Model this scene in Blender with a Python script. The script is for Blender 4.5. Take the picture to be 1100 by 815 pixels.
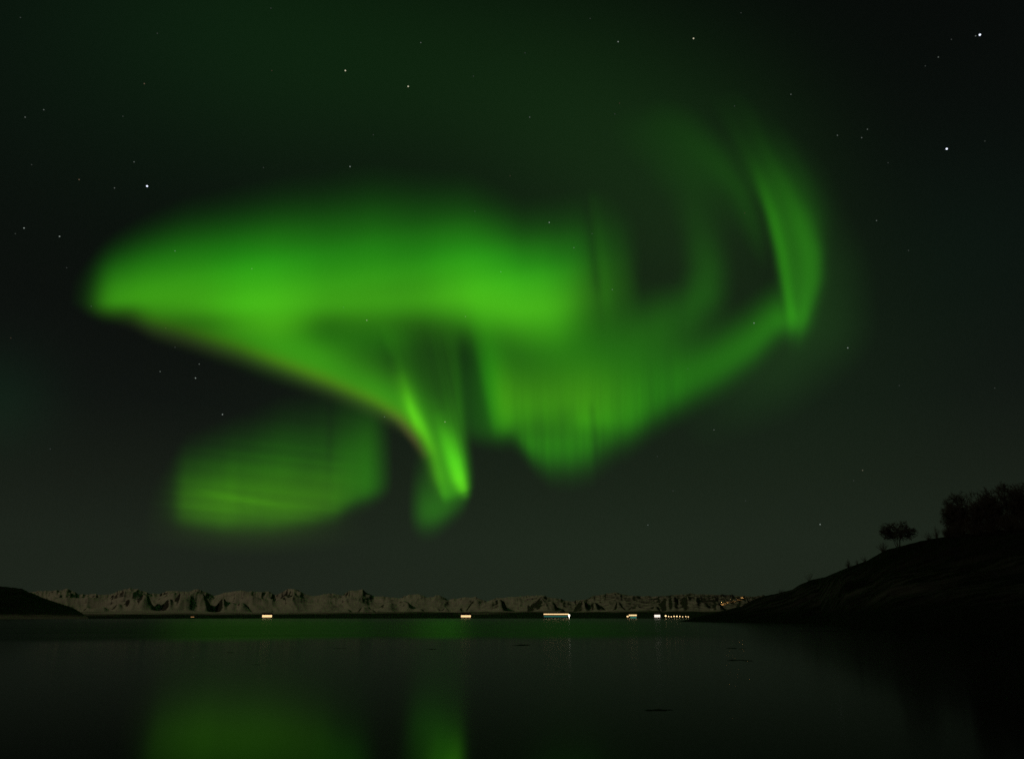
import bpy, bmesh, math, random
import numpy as np
from mathutils import Vector, Matrix
R = math.radians
for o in list(bpy.data.objects): bpy.data.objects.remove(o)
sc = bpy.context.scene
col = sc.collection
# ------------------------------------------------------------------ camera
F = 847.0; PITCH = math.atan((662-407.5)/F); EYE = 3.0          # focal length in pixels of an 1100 px wide frame
cam = bpy.data.cameras.new('camera'); camo = bpy.data.objects.new('camera', cam); col.objects.link(camo)
camo.location = (0, 0, EYE); camo.rotation_euler = (math.pi/2+PITCH, 0, 0)
cam.sensor_width = 36; cam.lens = 36*F/1100; cam.clip_start = .1; cam.clip_end = 1.0e6
sc.camera = camo
def dirs(x, y):
    """viewing direction (east, north, up) of a point of the sky chart"""
    u = (np.asarray(x, float)-550)/F; v = (407.5-np.asarray(y, float))/F
    n = np.sqrt(u*u+v*v+1); u, v, w = u/n, v/n, 1/n
    return np.stack([u, w*math.cos(PITCH)-v*math.sin(PITCH), w*math.sin(PITCH)+v*math.cos(PITCH)], -1)
def az_of(x, y=660.): d = dirs(x, y); return np.arctan2(d[..., 0], d[..., 1])
def el_of(x, y): return np.arcsin(dirs(x, y)[..., 2])
def ground_point(x, r, z=0.0):
    a = float(az_of(x)); return Vector((r*math.sin(a), r*math.cos(a), z))
# soft glow of the sky itself: (px, py, concentration, linear r g b)
LOBES = [(90,25,60,.0008,.0044,.0012),(230,20,110,.0008,.0052,.0008),(330,45,130,.0008,.0052,.0007),(430,62,130,.0008,.0056,.0007),(520,80,120,.0010,.0052,.0008),(610,105,120,.0012,.0066,.0009),
         (700,150,120,.0014,.0070,.0010),(785,190,150,.0012,.0056,.0008),(330,205,110,.0008,.0024,.0007),(540,225,70,.0012,.0034,.0009),(690,280,70,.0020,.0062,.0012),(770,290,110,.0016,.0046,.0010),
         (870,400,70,.0018,.0060,.0014),(430,470,70,.0012,.0036,.0009),(640,520,50,.0014,.0042,.0011),(1060,260,150,.0001,.0020,.0010),(-5,430,700,.0004,.0058,.0020)]
# ------------------------------------------------------------------ night sky
w = bpy.data.worlds.new('World'); sc.world = w; w.use_nodes = True
nt = w.node_tree; N = nt.nodes; L = nt.links; N.clear()
MOON_EL, MOON_AZ = R(25), R(-132)                                # moonlight from behind left
out = N.new('ShaderNodeOutputWorld'); bg = N.new('ShaderNodeBackground'); L.new(bg.outputs[0], out.inputs[0])
tc = N.new('ShaderNodeTexCoord'); sep = N.new('ShaderNodeSeparateXYZ')
nrm = N.new('ShaderNodeVectorMath'); nrm.operation = 'NORMALIZE'; L.new(tc.outputs['Generated'], nrm.inputs[0])
L.new(nrm.outputs[0], sep.inputs[0])
ramp = N.new('ShaderNodeValToRGB'); L.new(sep.outputs['Z'], ramp.inputs[0])
ST = [(0,(.0120,.0168,.0106)),(5,(.0110,.0156,.0098)),(9,(.0080,.0110,.0070)),(14,(.0048,.0064,.0048)),(20,(.0034,.0044,.0034)),(30,(.0026,.0036,.0028)),(45,(.0018,.0026,.0020))]
el = ramp.color_ramp.elements
while len(el) < len(ST): el.new(.5)
for e, (d, c) in zip(el, ST): e.position = math.sin(R(d)); e.color = (*c, 1)
acc = ramp.outputs[0]
for px, py, conc, r, g, b in LOBES:                              # diffuse airglow patches of the sky
    dv = N.new('ShaderNodeVectorMath'); dv.operation = 'DOT_PRODUCT'; L.new(nrm.outputs[0], dv.inputs[0]); dv.inputs[1].default_value = tuple(dirs(px, py))
    ma = N.new('ShaderNodeMath'); ma.operation = 'MULTIPLY_ADD'; L.new(dv.outputs['Value'], ma.inputs[0]); ma.inputs[1].default_value = conc; ma.inputs[2].default_value = -conc
    ex = N.new('ShaderNodeMath'); ex.operation = 'EXPONENT'; L.new(ma.outputs[0], ex.inputs[0])
    sv = N.new('ShaderNodeVectorMath'); sv.operation = 'SCALE'; sv.inputs[0].default_value = (r, g, b); L.new(ex.outputs[0], sv.inputs['Scale'])
    ad = N.new('ShaderNodeVectorMath'); ad.operation = 'ADD'; L.new(acc, ad.inputs[0]); L.new(sv.outputs[0], ad.inputs[1]); acc = ad.outputs[0]
sky = N.new('ShaderNodeTexSky'); sky.sky_type = 'NISHITA'; sky.sun_disc = False; sky.sun_elevation = MOON_EL; sky.sun_rotation = MOON_AZ
sk = N.new('ShaderNodeVectorMath'); sk.operation = 'SCALE'; L.new(sky.outputs[0], sk.inputs[0]); sk.inputs['Scale'].default_value = .00012
ad = N.new('ShaderNodeVectorMath'); ad.operation = 'ADD'; L.new(acc, ad.inputs[0]); L.new(sk.outputs[0], ad.inputs[1])
L.new(ad.outputs[0], bg.inputs[0]); bg.inputs[1].default_value = 1.0
moon = bpy.data.lights.new('moonlight', 'SUN'); moon.energy = .27; moon.color = (1, .85, .50); moon.angle = R(.5)
mo = bpy.data.objects.new('moonlight', moon); col.objects.link(mo)
md = Vector((math.sin(MOON_AZ)*math.cos(MOON_EL), math.cos(MOON_AZ)*math.cos(MOON_EL), math.sin(MOON_EL)))
mo.rotation_euler = md.to_track_quat('Z', 'Y').to_euler(); mo.location = (-300, -300, 200)
# ------------------------------------------------------------------ exposure
sc.view_settings.view_transform = 'Standard'; sc.view_settings.look = 'None'; sc.view_settings.exposure = 0; sc.view_settings.gamma = 1
sc.view_settings.use_curve_mapping = False
sc.render.dither_intensity = 2.0
sc.render.engine = 'CYCLES'
sc.cycles.use_adaptive_sampling = False; sc.cycles.use_denoising = False
sc.cycles.transparent_max_bounces = 64; sc.cycles.max_bounces = 6; sc.cycles.sample_clamp_indirect = 4
# ------------------------------------------------------------------ helpers
def tag(o, label=None, cat=None, group=None, kind=None):
    if label: o['label'] = label
    if cat: o['category'] = cat
    if group: o['group'] = group
    if kind: o['kind'] = kind
    return o
def link_mesh(name, me, mat, parent=None, smooth=False):
    o = bpy.data.objects.new(name, me); col.objects.link(o)
    if mat: me.materials.append(mat)
    if smooth: me.polygons.foreach_set('use_smooth', [True]*len(me.polygons))
    if parent: o.parent = parent
    return o
def bm_obj(name, bm, mat, parent=None, smooth=False):
    me = bpy.data.meshes.new(name); bm.normal_update(); bm.to_mesh(me); bm.free()
    return link_mesh(name, me, mat, parent, smooth)
def empty(name, loc, rz=0.):
    o = bpy.data.objects.new(name, None); col.objects.link(o); o.location = loc; o.rotation_euler = (0, 0, rz); o.empty_display_size = .5; return o
def box(bm, x0, x1, y0, y1, z0, z1):
    v = [bm.verts.new((x, y, z)) for z in (z0, z1) for x, y in ((x0,y0),(x1,y0),(x1,y1),(x0,y1))]
    for f in ((3,2,1,0),(4,5,6,7),(0,1,5,4),(1,2,6,5),(2,3,7,6),(3,0,4,7)): bm.faces.new([v[i] for i in f])
def prism(bm, prof, y0, y1):
    """profile in x,z pushed from y0 to y1"""
    a = [bm.verts.new((x, y0, z)) for x, z in prof]; b = [bm.verts.new((x, y1, z)) for x, z in prof]; n = len(prof)
    bm.faces.new(a); bm.faces.new(b[::-1])
    for i in range(n): bm.faces.new((a[i], b[i], b[(i+1) % n], a[(i+1) % n]))
def tube(bm, p, q, r0, r1, n=5):
    p, q = Vector(p), Vector(q); d = (q-p).normalized(); u = d.orthogonal().normalized(); v = d.cross(u)
    A = [bm.verts.new(p+(u*math.cos(2*math.pi*i/n)+v*math.sin(2*math.pi*i/n))*r0) for i in range(n)]
    B = [bm.verts.new(q+(u*math.cos(2*math.pi*i/n)+v*math.sin(2*math.pi*i/n))*r1) for i in range(n)]
    for i in range(n): bm.faces.new((A[i], A[(i+1) % n], B[(i+1) % n], B[i]))
    bm.faces.new(A[::-1]); bm.faces.new(B)
def ball(bm, c, r, sub=2, sq=(1,1,1)):
    g = bmesh.ops.create_icosphere(bm, subdivisions=sub, radius=r)
    for v in g['verts']: v.co = Vector((v.co.x*sq[0], v.co.y*sq[1], v.co.z*sq[2]))+Vector(c)
def mat_new(name):
    m = bpy.data.materials.new(name); m.use_nodes = True; m.node_tree.nodes.clear(); return m, m.node_tree.nodes, m.node_tree.links
def plain(name, c, rough=.8, var=.35, scale=2.0):
    m, n, l = mat_new(name)
    o = n.new('ShaderNodeOutputMaterial'); b = n.new('ShaderNodeBsdfPrincipled'); l.new(b.outputs[0], o.inputs[0])
    t = n.new('ShaderNodeTexCoord'); z = n.new('ShaderNodeTexNoise'); z.inputs['Scale'].default_value = scale; z.inputs['Detail'].default_value = 5
    l.new(t.outputs['Object'], z.inputs['Vector'])
    r = n.new('ShaderNodeValToRGB'); r.color_ramp.elements[0].color = (*[k*(1-var) for k in c], 1); r.color_ramp.elements[1].color = (*[min(1, k*(1+var)) for k in c], 1)
    r.color_ramp.elements[0].position = .3; r.color_ramp.elements[1].position = .7
    l.new(z.outputs[0], r.inputs[0]); l.new(r.outputs[0], b.inputs['Base Color']); b.inputs['Roughness'].default_value = rough
    return m
def lamp_mat(name, c, s, sample='NONE', var=0.0):
    m, n, l = mat_new(name)
    o = n.new('ShaderNodeOutputMaterial'); e = n.new('ShaderNodeEmission'); l.new(e.outputs[0], o.inputs[0])
    e.inputs[0].default_value = (*c, 1); e.inputs[1].default_value = s
    if var:
        t = n.new('ShaderNodeTexCoord'); z = n.new('ShaderNodeTexNoise'); z.inputs['Scale'].default_value = .6; l.new(t.outputs['Object'], z.inputs['Vector'])
        k = n.new('ShaderNodeMapRange'); k.inputs['To Min'].default_value = s*(1-var); k.inputs['To Max'].default_value = s*(1+var); l.new(z.outputs[0], k.inputs[0]); l.new(k.outputs[0], e.inputs[1])
    m.cycles.emission_sampling = sample
    return m
_rs = np.random.RandomState(7); _tab = _rs.rand(512, 512)
def vnoise(x, y):
    xi = np.floor(x).astype(int); yi = np.floor(y).astype(int); fx = x-xi; fy = y-yi
    fx = fx*fx*fx*(fx*(fx*6-15)+10); fy = fy*fy*fy*(fy*(fy*6-15)+10)
    g = lambda a, b: _tab[a % 512, b % 512]
    return (g(xi,yi)*(1-fx)+g(xi+1,yi)*fx)*(1-fy)+(g(xi,yi+1)*(1-fx)+g(xi+1,yi+1)*fx)*fy
def fbm(x, y, o=5, ridged=False):
    s = 0; a = .5; t = 0
    for k in range(o):
        n = vnoise(x+17.3*k, y-9.1*k)
        if ridged: n = (1-np.abs(2*n-1))**1.6
        s = s+a*n; t += a; a *= .5; x = x*2.03+.37*y; y = y*2.03-.37*x*.2
    return s/t
# ------------------------------------------------------------------ the water of the fjord
def water_mat():
    m, n, l = mat_new('fjord_water')
    o = n.new('ShaderNodeOutputMaterial'); b = n.new('ShaderNodeBsdfPrincipled'); l.new(b.outputs[0], o.inputs[0])
    b.inputs['Base Color'].default_value = (.004, .007, .007, 1); b.inputs['IOR'].default_value = 1.085
    t = n.new('ShaderNodeTexCoord')
    sx = n.new('ShaderNodeSeparateXYZ'); l.new(t.outputs['Object'], sx.inputs[0])
    cb = n.new('ShaderNodeCombineXYZ'); l.new(sx.outputs[0], cb.inputs[0]); l.new(sx.outputs[1], cb.inputs[1])
    ln = n.new('ShaderNodeVectorMath'); ln.operation = 'LENGTH'; l.new(cb.outputs[0], ln.inputs[0])
    mp = n.new('ShaderNodeMapping'); mp.inputs['Scale'].default_value = (.05, .012, 1); l.new(t.outputs['Object'], mp.inputs['Vector'])
    z = n.new('ShaderNodeTexNoise'); z.inputs['Scale'].default_value = 1.0; z.inputs['Detail'].default_value = 4; l.new(mp.outputs[0], z.inputs['Vector'])
    a = n.new('ShaderNodeMath'); a.operation = 'MULTIPLY_ADD'; l.new(z.outputs[0], a.inputs[0]); a.inputs[1].default_value = 24; l.new(ln.outputs['Value'], a.inputs[2])
    k = n.new('ShaderNodeMapRange'); k.interpolation_type = 'SMOOTHSTEP'; l.new(a.outputs[0], k.inputs[0])
    k.inputs['From Min'].default_value = 112; k.inputs['From Max'].default_value = 158                 # breeze ruffles the far water only
    k.inputs['To Min'].default_value = 0; k.inputs['To Max'].default_value = 1
    dv = n.new('ShaderNodeMath'); dv.operation = 'DIVIDE'; l.new(sx.outputs[0], dv.inputs[0]); l.new(sx.outputs[1], dv.inputs[1])
    lee = n.new('ShaderNodeMapRange'); lee.interpolation_type = 'SMOOTHSTEP'; l.new(dv.outputs[0], lee.inputs[0])          # sheltered water in the lee of the headland
    lee.inputs['From Min'].default_value = .10; lee.inputs['From Max'].default_value = .33; lee.inputs['To Min'].default_value = 1; lee.inputs['To Max'].default_value = 0
    rm = n.new('ShaderNodeMath'); rm.operation = 'MULTIPLY'; l.new(k.outputs[0], rm.inputs[0]); l.new(lee.outputs[0], rm.inputs[1])
    far = n.new('ShaderNodeMapRange'); l.new(ln.outputs['Value'], far.inputs[0]); far.inputs['From Min'].default_value = 140; far.inputs['From Max'].default_value = 700; far.inputs['To Min'].default_value = 1; far.inputs['To Max'].default_value = .35
    r2 = n.new('ShaderNodeMath'); r2.operation = 'MULTIPLY'; l.new(rm.outputs[0], r2.inputs[0]); l.new(far.outputs[0], r2.inputs[1]); rm = r2
    z4 = n.new('ShaderNodeTexNoise'); z4.inputs['Scale'].default_value = 1.0; z4.inputs['Detail'].default_value = 5; m4 = n.new('ShaderNodeMapping'); m4.inputs['Scale'].default_value = (.018, .05, 1); l.new(t.outputs['Object'], m4.inputs['Vector']); l.new(m4.outputs[0], z4.inputs['Vector'])
    k4 = n.new('ShaderNodeMapRange'); l.new(z4.outputs[0], k4.inputs[0]); k4.inputs['From Min'].default_value = .35; k4.inputs['From Max'].default_value = .65; k4.inputs['To Min'].default_value = .78; k4.inputs['To Max'].default_value = 1.1
    r3 = n.new('ShaderNodeMath'); r3.operation = 'MULTIPLY'; l.new(rm.outputs[0], r3.inputs[0]); l.new(k4.outputs[0], r3.inputs[1]); rm = r3
    rg = n.new('ShaderNodeMath'); rg.operation = 'MULTIPLY_ADD'; l.new(rm.outputs[0], rg.inputs[0]); rg.inputs[1].default_value = .165; rg.inputs[2].default_value = .115
    l.new(rg.outputs[0], b.inputs['Roughness'])
    m2 = n.new('ShaderNodeMapping'); m2.inputs['Scale'].default_value = (1.1, .7, 1); l.new(t.outputs['Object'], m2.inputs['Vector'])
    z2 = n.new('ShaderNodeTexNoise'); z2.inputs['Scale'].default_value = 1.0; z2.inputs['Detail'].default_value = 3; l.new(m2.outputs[0], z2.inputs['Vector'])
    bp = n.new('ShaderNodeBump'); bp.inputs['Strength'].default_value = .04; bp.inputs['Distance'].default_value = .02; l.new(z2.outputs[0], bp.inputs['Height']); l.new(bp.outputs[0], b.inputs['Normal'])
    return m
bm = bmesh.new()
gx = [-60000,-8000,-1000,0,1000,8000,60000]; gy = [-3000,-300,0,300,2000,9000,60000]
vs = [[bm.verts.new((x, y, 0)) for x in gx] for y in gy]
for j in range(6):
    for i in range(6): bm.faces.new((vs[j][i], vs[j][i+1], vs[j+1][i+1], vs[j+1][i]))
tag(bm_obj('water', bm, water_mat()), kind='structure')
# ------------------------------------------------------------------ land
def polar_mesh(name, az, r, h, mat):
    A, RR = np.meshgrid(az, r)
    if RR.shape != h.shape: RR = r
    co = np.stack([RR*np.sin(A), RR*np.cos(A), h], -1).reshape(-1, 3)
    nr, na = h.shape
    i = np.arange(nr-1)[:, None]*na+np.arange(na-1)[None]
    f = np.stack([i, i+1, i+1+na, i+na], -1).reshape(-1, 4)
    me = bpy.data.meshes.new(name); me.from_pydata(co.tolist(), [], f.tolist()); me.update()
    return tag(link_mesh(name, me, mat, smooth=True), kind='structure')
def land_mat(name, low, high, rock, z0, z1, steep, nscale, patch, east=0.):
    """low cover under z0, high cover above z1, rock where steep or where the patch noise says so"""
    m, n, l = mat_new(name)
    o = n.new('ShaderNodeOutputMaterial'); b = n.new('ShaderNodeBsdfPrincipled'); l.new(b.outputs[0], o.inputs[0]); b.inputs['Roughness'].default_value = .9
    b.inputs['Specular IOR Level'].default_value = .1
    t = n.new('ShaderNodeTexCoord'); sx = n.new('ShaderNodeSeparateXYZ'); l.new(t.outputs['Object'], sx.inputs[0])
    z = n.new('ShaderNodeTexNoise'); z.inputs['Scale'].default_value = nscale; z.inputs['Detail'].default_value = 8; z.inputs['Roughness'].default_value = .65; l.new(t.outputs['Object'], z.inputs['Vector'])
    zz = n.new('ShaderNodeMath'); zz.operation = 'MULTIPLY_ADD'; l.new(z.outputs[0], zz.inputs[0]); zz.inputs[1].default_value = -(z1-z0)*4
    tr = n.new('ShaderNodeMapRange'); l.new(sx.outputs[0], tr.inputs[0]); tr.inputs['From Min'].default_value = -1200; tr.inputs['From Max'].default_value = 2200; tr.inputs['To Min'].default_value = 0; tr.inputs['To Max'].default_value = -east       # woods climb higher to the east
    te = n.new('ShaderNodeMath'); te.operation = 'ADD'; l.new(sx.outputs[2], te.inputs[0]); l.new(tr.outputs[0], te.inputs[1]); l.new(te.outputs[0], zz.inputs[2])
    k = n.new('ShaderNodeMapRange'); l.new(zz.outputs[0], k.inputs[0]); k.inputs['From Min'].default_value = z0-(z1-z0)*2; k.inputs['From Max'].default_value = z1-(z1-z0)*2
    mx = n.new('ShaderNodeMix'); mx.data_type = 'RGBA'; l.new(k.outputs[0], mx.inputs[0]); mx.inputs[6].default_value = (*low, 1); mx.inputs[7].default_value = (*high, 1)
    g = n.new('ShaderNodeNewGeometry'); s2 = n.new('ShaderNodeSeparateXYZ'); l.new(g.outputs['Normal'], s2.inputs[0])
    z3 = n.new('ShaderNodeTexNoise'); z3.inputs['Scale'].default_value = nscale*2.5; z3.inputs['Detail'].default_value = 9; z3.inputs['Roughness'].default_value = .7; l.new(t.outputs['Object'], z3.inputs['Vector'])
    sn = n.new('ShaderNodeMath'); sn.operation = 'MULTIPLY_ADD'; l.new(z3.outputs[0], sn.inputs[0]); sn.inputs[1].default_value = -patch; l.new(s2.outputs[2], sn.inputs[2])
    se = n.new('ShaderNodeMath'); se.operation = 'MULTIPLY_ADD'; l.new(tr.outputs[0], se.inputs[0]); se.inputs[1].default_value = .0037; l.new(sn.outputs[0], se.inputs[2])
    k2 = n.new('ShaderNodeMapRange'); l.new(se.outputs[0], k2.inputs[0]); k2.inputs['From Min'].default_value = steep-.05-patch*.5; k2.inputs['From Max'].default_value = steep+.05-patch*.5
    m2 = n.new('ShaderNodeMix'); m2.data_type = 'RGBA'; l.new(k2.outputs[0], m2.inputs[0]); m2.inputs[6].default_value = (*rock, 1); l.new(mx.outputs[2], m2.inputs[7])
    l.new(m2.outputs[2], b.inputs['Base Color'])
    return m
# far snowy range across the fjord
SKY = [(-140,640),(-60,634),(0,636),(32,635.3),(48,634.5),(61,634),(70,632.4),(77,634.5),(84,638),(93,638.6),(105,638),(119,637.7),(127,634),(134,631.6),(147,632),(153,635),(159,636.7),(172,637),(179,634),(192,635),(204,634.5),(212,631.3),(217,634.5),(223,636),(230,639.6),(240,636),(258,633.4),(266,635),(284,635),(288,634),(295.5,639),(308.5,632.4),(314.5,631.6),(320,633),(326,637.5),(335,640),(344,638.6),(358,636.3),(367,639),(377,633.8),(389,633.4),(396,636.7),(405,641),(416,640.4),(431,641.8),(439.6,637.7),(451,637.5),(459,641),(472,639),(482,644),(499.5,640.4),(514,641.8),(523,645.5),(533,641.8),(549,640.4),(560.5,639.6),(573.6,639),(588,640.4),(601,642.5),(610,646),(629,643),(638,639.6),(648,638),(661,635.3),(668,637.7),(681.5,639),(699,640),(713.5,639),(734,637.5),(753,637.5),(785,638.5),(807,640),(850,637),(900,640),(1000,636),(1100,640),(1240,638)]
xs = np.arange(-140, 1240, .8)
tl = np.interp(xs, [p[0] for p in SKY], [p[1] for p in SKY])
tl = tl+1.1*(fbm(xs/5.0, xs*0+3.3, 4)-.5)-1.9*np.clip(fbm(xs/11.0, xs*0+8.1, 4, True)-.50, 0, 1)*2+.5
az = az_of(xs, 640.); T = el_of(xs, tl)+EYE/12000*0
r = np.concatenate([np.array([1462, 1470, 1478, 1500, 1540, 1600, 1700, 1850]), np.geomspace(2000, 15500, 190)])
A, RR = np.meshgrid(az, r); X = RR*np.sin(A); Y = RR*np.cos(A)
st = lambda a, b, x: (lambda q: q*q*(3-2*q))(np.clip((x-a)/(b-a), 0, 1))
wx = 900*(fbm(X/2100, Y/2100+9, 4)-.5); rid = fbm((X+wx+.45*Y)/2300+3.1, (Y-.35*X+wx)/2500+1.7, 6, True)
spur = fbm(A*46+.9*fbm(X/1500, Y/1500, 3), RR/5200+5.5, 5, True); knob = fbm(X/420+8.8, Y/560, 5, True)
bump = lambda c, w_: np.exp(-((RR-c)/w_)**2)
main = st(6800, 11300, RR)*(1-.55*st(11900, 15500, RR))*(.30+.75*rid+.20*spur*(1-.5*st(9800, 11400, RR))+.22*knob)
n1 = fbm(A*21+4.2, RR/9000, 3); n2 = fbm(A*34+11.7, RR/9000+2, 3); n3 = fbm(A*27+21.7, RR/9000+7, 3)
d2 = 420*np.clip(n2-.40, 0, 1)**.9*bump(6300+900*(n1-.5), 1250)
d1 = 330*np.clip(n1-.42, 0, 1)**.9*bump(8600+1400*(n3-.5), 1500)
kk = np.tan(T)/np.max(main/RR, axis=0)
kk = np.convolve(np.pad(kk, 20, mode='edge'), np.hanning(43)[1:-1]/np.hanning(43)[1:-1].sum(), 'valid')
lim_ = np.tan(T)[None]*RR*.80
near = np.minimum((d1+d2)*(.55+.35*rid+.25*spur+.25*knob), lim_)
H = np.maximum(main*kk[None], near)+30*st(1900, 3200, RR)*(1-.5*st(4500, 7000, RR))*fbm(X/420, Y/900, 5)**1.4
H = H+14*(fbm(X/260, Y/300, 5, True)-.4)*st(2600, 6000, RR)
H = np.maximum(H, .5)+1.6*st(1470, 1500, RR)+2.0*st(1560, 1900, RR)-3.0*(1-st(1462, 1474, RR))
# lift or trim each column to its true skyline
cur = np.max((H-EYE)/RR, axis=0); fix = np.tan(T)/np.maximum(cur, 1e-4)
wide = np.convolve(np.pad(fix, 14, mode='edge'), np.hanning(31)[1:-1]/np.hanning(31)[1:-1].sum(), 'valid')
H = np.where(H > 4, H*(1+(wide[None]-1)*st(4500, 10500, RR))*(1+(fix/wide-1)[None]*st(9300, 11000, RR)), H)
mountain = polar_mesh('mountains', az, r, H, land_mat('snow_and_rock', (.020,.021,.018), (.60,.57,.53), (.046,.043,.041), 3, 14, .878, .0034, .46, 34.))
def mountain_height(x, rr):
    i = int(np.argmin(np.abs(xs-x))); return float(np.interp(rr, r, H[:, i]))
# dark wooded hill at the left end of the fjord
LH = [(-200,612),(-100,618),(-30,627),(0,629.7),(12,631),(22,632),(30.5,636),(44,641),(58,646),(70,649.5),(78.5,652),(87,656.5),(92,660),(98,662.5)]
xl = np.arange(-200, 98, .5); tl = np.interp(xl, [p[0] for p in LH], [p[1] for p in LH])+1.3*(fbm(xl/3.0, xl*0+9.3, 3)-.5)
al = az_of(xl, 645.); Tl = el_of(xl, tl)
rl = np.concatenate([np.linspace(1180, 1300, 14), np.linspace(1310, 2300, 60)])
A, RR = np.meshgrid(al, rl); X = RR*np.sin(A); Y = RR*np.cos(A)
Hl = (EYE+RR*np.tan(Tl)[None])*np.clip(st(1195, 1850, RR), 0, 1)*(1-.5*st(1900, 2300, RR))
Hl = Hl*(.93+.14*fbm(X/30, Y/30, 4))+3.5*st(1190, 1215, RR)*(fbm(X/40, Y/40, 3))-1.0
Hl = np.minimum(Hl, EYE+RR*np.tan(Tl)[None])
polar_mesh('hill', al, rl, Hl, land_mat('dark_woodland', (.20,.20,.18), (.012,.013,.010), (.012,.012,.010), 3.0, 6.5, .30, .03, .2))
# near headland at the right
HS = [(722,667.9),(729,667.3),(742,664),(763.6,659),(781,654.5),(796,651),(805,645.5),(816,641),(833.5,637.4),(851,632.9),(859.6,627.4),(873,622),(886,619.6),(905.5,611.2),(931.6,602),(945,594),(953,590),(976,584.2),(988,581),(1005.5,577.6),(1017,576),(1050,571.5),(1100,566),(1200,556),(1400,540)]
xh = np.concatenate([np.arange(722, 1130, .7), np.arange(1130, 1400, 4)])
th = np.interp(xh, [p[0] for p in HS], [p[1] for p in HS])+.8*(fbm(xh/6.0, xh*0+1.3, 4)-.5)
ah = az_of(xh, th); Th = el_of(xh, th)
rs_ = np.interp(xh, [715,735,765,830,878,890,905,950,1100,1400], [520,505,470,405,362,300,232,205,180,150])
rr_ = rs_+np.interp(xh, [722,760,800,850,900,950,1100,1400], [14,50,110,150,200,210,210,200])
tt = np.concatenate([np.linspace(-.06, .1, 12), np.linspace(.12, 1.15, 70), np.linspace(1.2, 2.2, 14)])
RR = rs_[None]+tt[:, None]*(rr_-rs_)[None]; A = np.repeat(ah[None], len(tt), 0); X = RR*np.sin(A); Y = RR*np.cos(A)
hr = EYE+rr_*np.tan(Th)
pr = np.interp(tt, [-.06,0,.03,.10,.30,.55,.8,1.0,1.15,2.2], [-.03,0,.05,.13,.30,.52,.80,1.0,1.04,.9])
Hh = hr[None]*pr[:, None]
lump = (fbm(X/16, Y/16, 5)-.5)*5.0*np.clip(hr/25, .05, 1)[None]*st(.04, .2, tt)[:, None]*(1-st(.75, .96, tt))[:, None]
Hh = Hh+lump
Hh = np.where(tt[:, None] > 0.02, np.minimum(Hh, EYE+RR*np.tan(Th)[None]-.02), Hh)
def heath_mat():
    m, n, l = mat_new('heath_with_dark_snow')
    o = n.new('ShaderNodeOutputMaterial'); b = n.new('ShaderNodeBsdfPrincipled'); l.new(b.outputs[0], o.inputs[0]); b.inputs['Roughness'].default_value = .95
    b.inputs['Specular IOR Level'].default_value = .05
    t = n.new('ShaderNodeTexCoord'); mp = n.new('ShaderNodeMapping'); mp.inputs['Rotation'].default_value = (0, .35, R(-58)); mp.inputs['Scale'].default_value = (.02, .16, .10); l.new(t.outputs['Object'], mp.inputs['Vector'])
    z = n.new('ShaderNodeTexNoise'); z.inputs['Scale'].default_value = 1; z.inputs['Detail'].default_value = 7; z.inputs['Roughness'].default_value = .6; l.new(mp.outputs[0], z.inputs['Vector'])
    r1 = n.new('ShaderNodeValToRGB'); r1.color_ramp.elements[0].position = .46; r1.color_ramp.elements[1].position = .66; r1.color_ramp.elements[0].color = (0,0,0,1); l.new(z.outputs[0], r1.inputs[0])
    sx = n.new('ShaderNodeSeparateXYZ'); l.new(t.outputs['Object'], sx.inputs[0])
    r2 = n.new('ShaderNodeValToRGB'); e = r2.color_ramp.elements; e[0].position = .10; e[0].color = (0,0,0,1); e[1].position = .22; e[1].color = (1,1,1,1)
    q = e.new(.45); q.color = (.8,.8,.8,1); q = e.new(.62); q.color = (.12,.12,.12,1)
    hz = n.new('ShaderNodeMath'); hz.operation = 'MULTIPLY'; hz.inputs[1].default_value = 1/40; l.new(sx.outputs[2], hz.inputs[0]); l.new(hz.outputs[0], r2.inputs[0])
    mu = n.new('ShaderNodeMath'); mu.operation = 'MULTIPLY'; l.new(r1.outputs[0], mu.inputs[0]); l.new(r2.outputs[0], mu.inputs[1])
    mx = n.new('ShaderNodeMix'); mx.data_type = 'RGBA'; l.new(mu.outputs[0], mx.inputs[0]); mx.inputs[6].default_value = (.006,.006,.005,1); mx.inputs[7].default_value = (.048,.052,.050,1)  # snow streaks toned far darker than the snow of the range
    l.new(mx.outputs[2], b.inputs['Base Color']); return m
me = bpy.data.meshes.new('headland_terrain'); nr, na = Hh.shape
i = np.arange(nr-1)[:, None]*na+np.arange(na-1)[None]
me.from_pydata(np.stack([X, Y, Hh], -1).reshape(-1, 3).tolist(), [], np.stack([i, i+1, i+1+na, i+na], -1).reshape(-1, 4).tolist()); me.update()
tag(link_mesh('headland_terrain', me, heath_mat(), smooth=True), kind='structure')
def ridge(x, back=0.0):
    """a point on the headland's ridge line; back > 0 is in front of it"""
    j = int(np.argmin(np.abs(xh-x))); t0 = 1.0-back
    return Vector((float(np.interp(t0, tt, X[:, j])), float(np.interp(t0, tt, Y[:, j])), float(np.interp(t0, tt, Hh[:, j]))))
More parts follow.
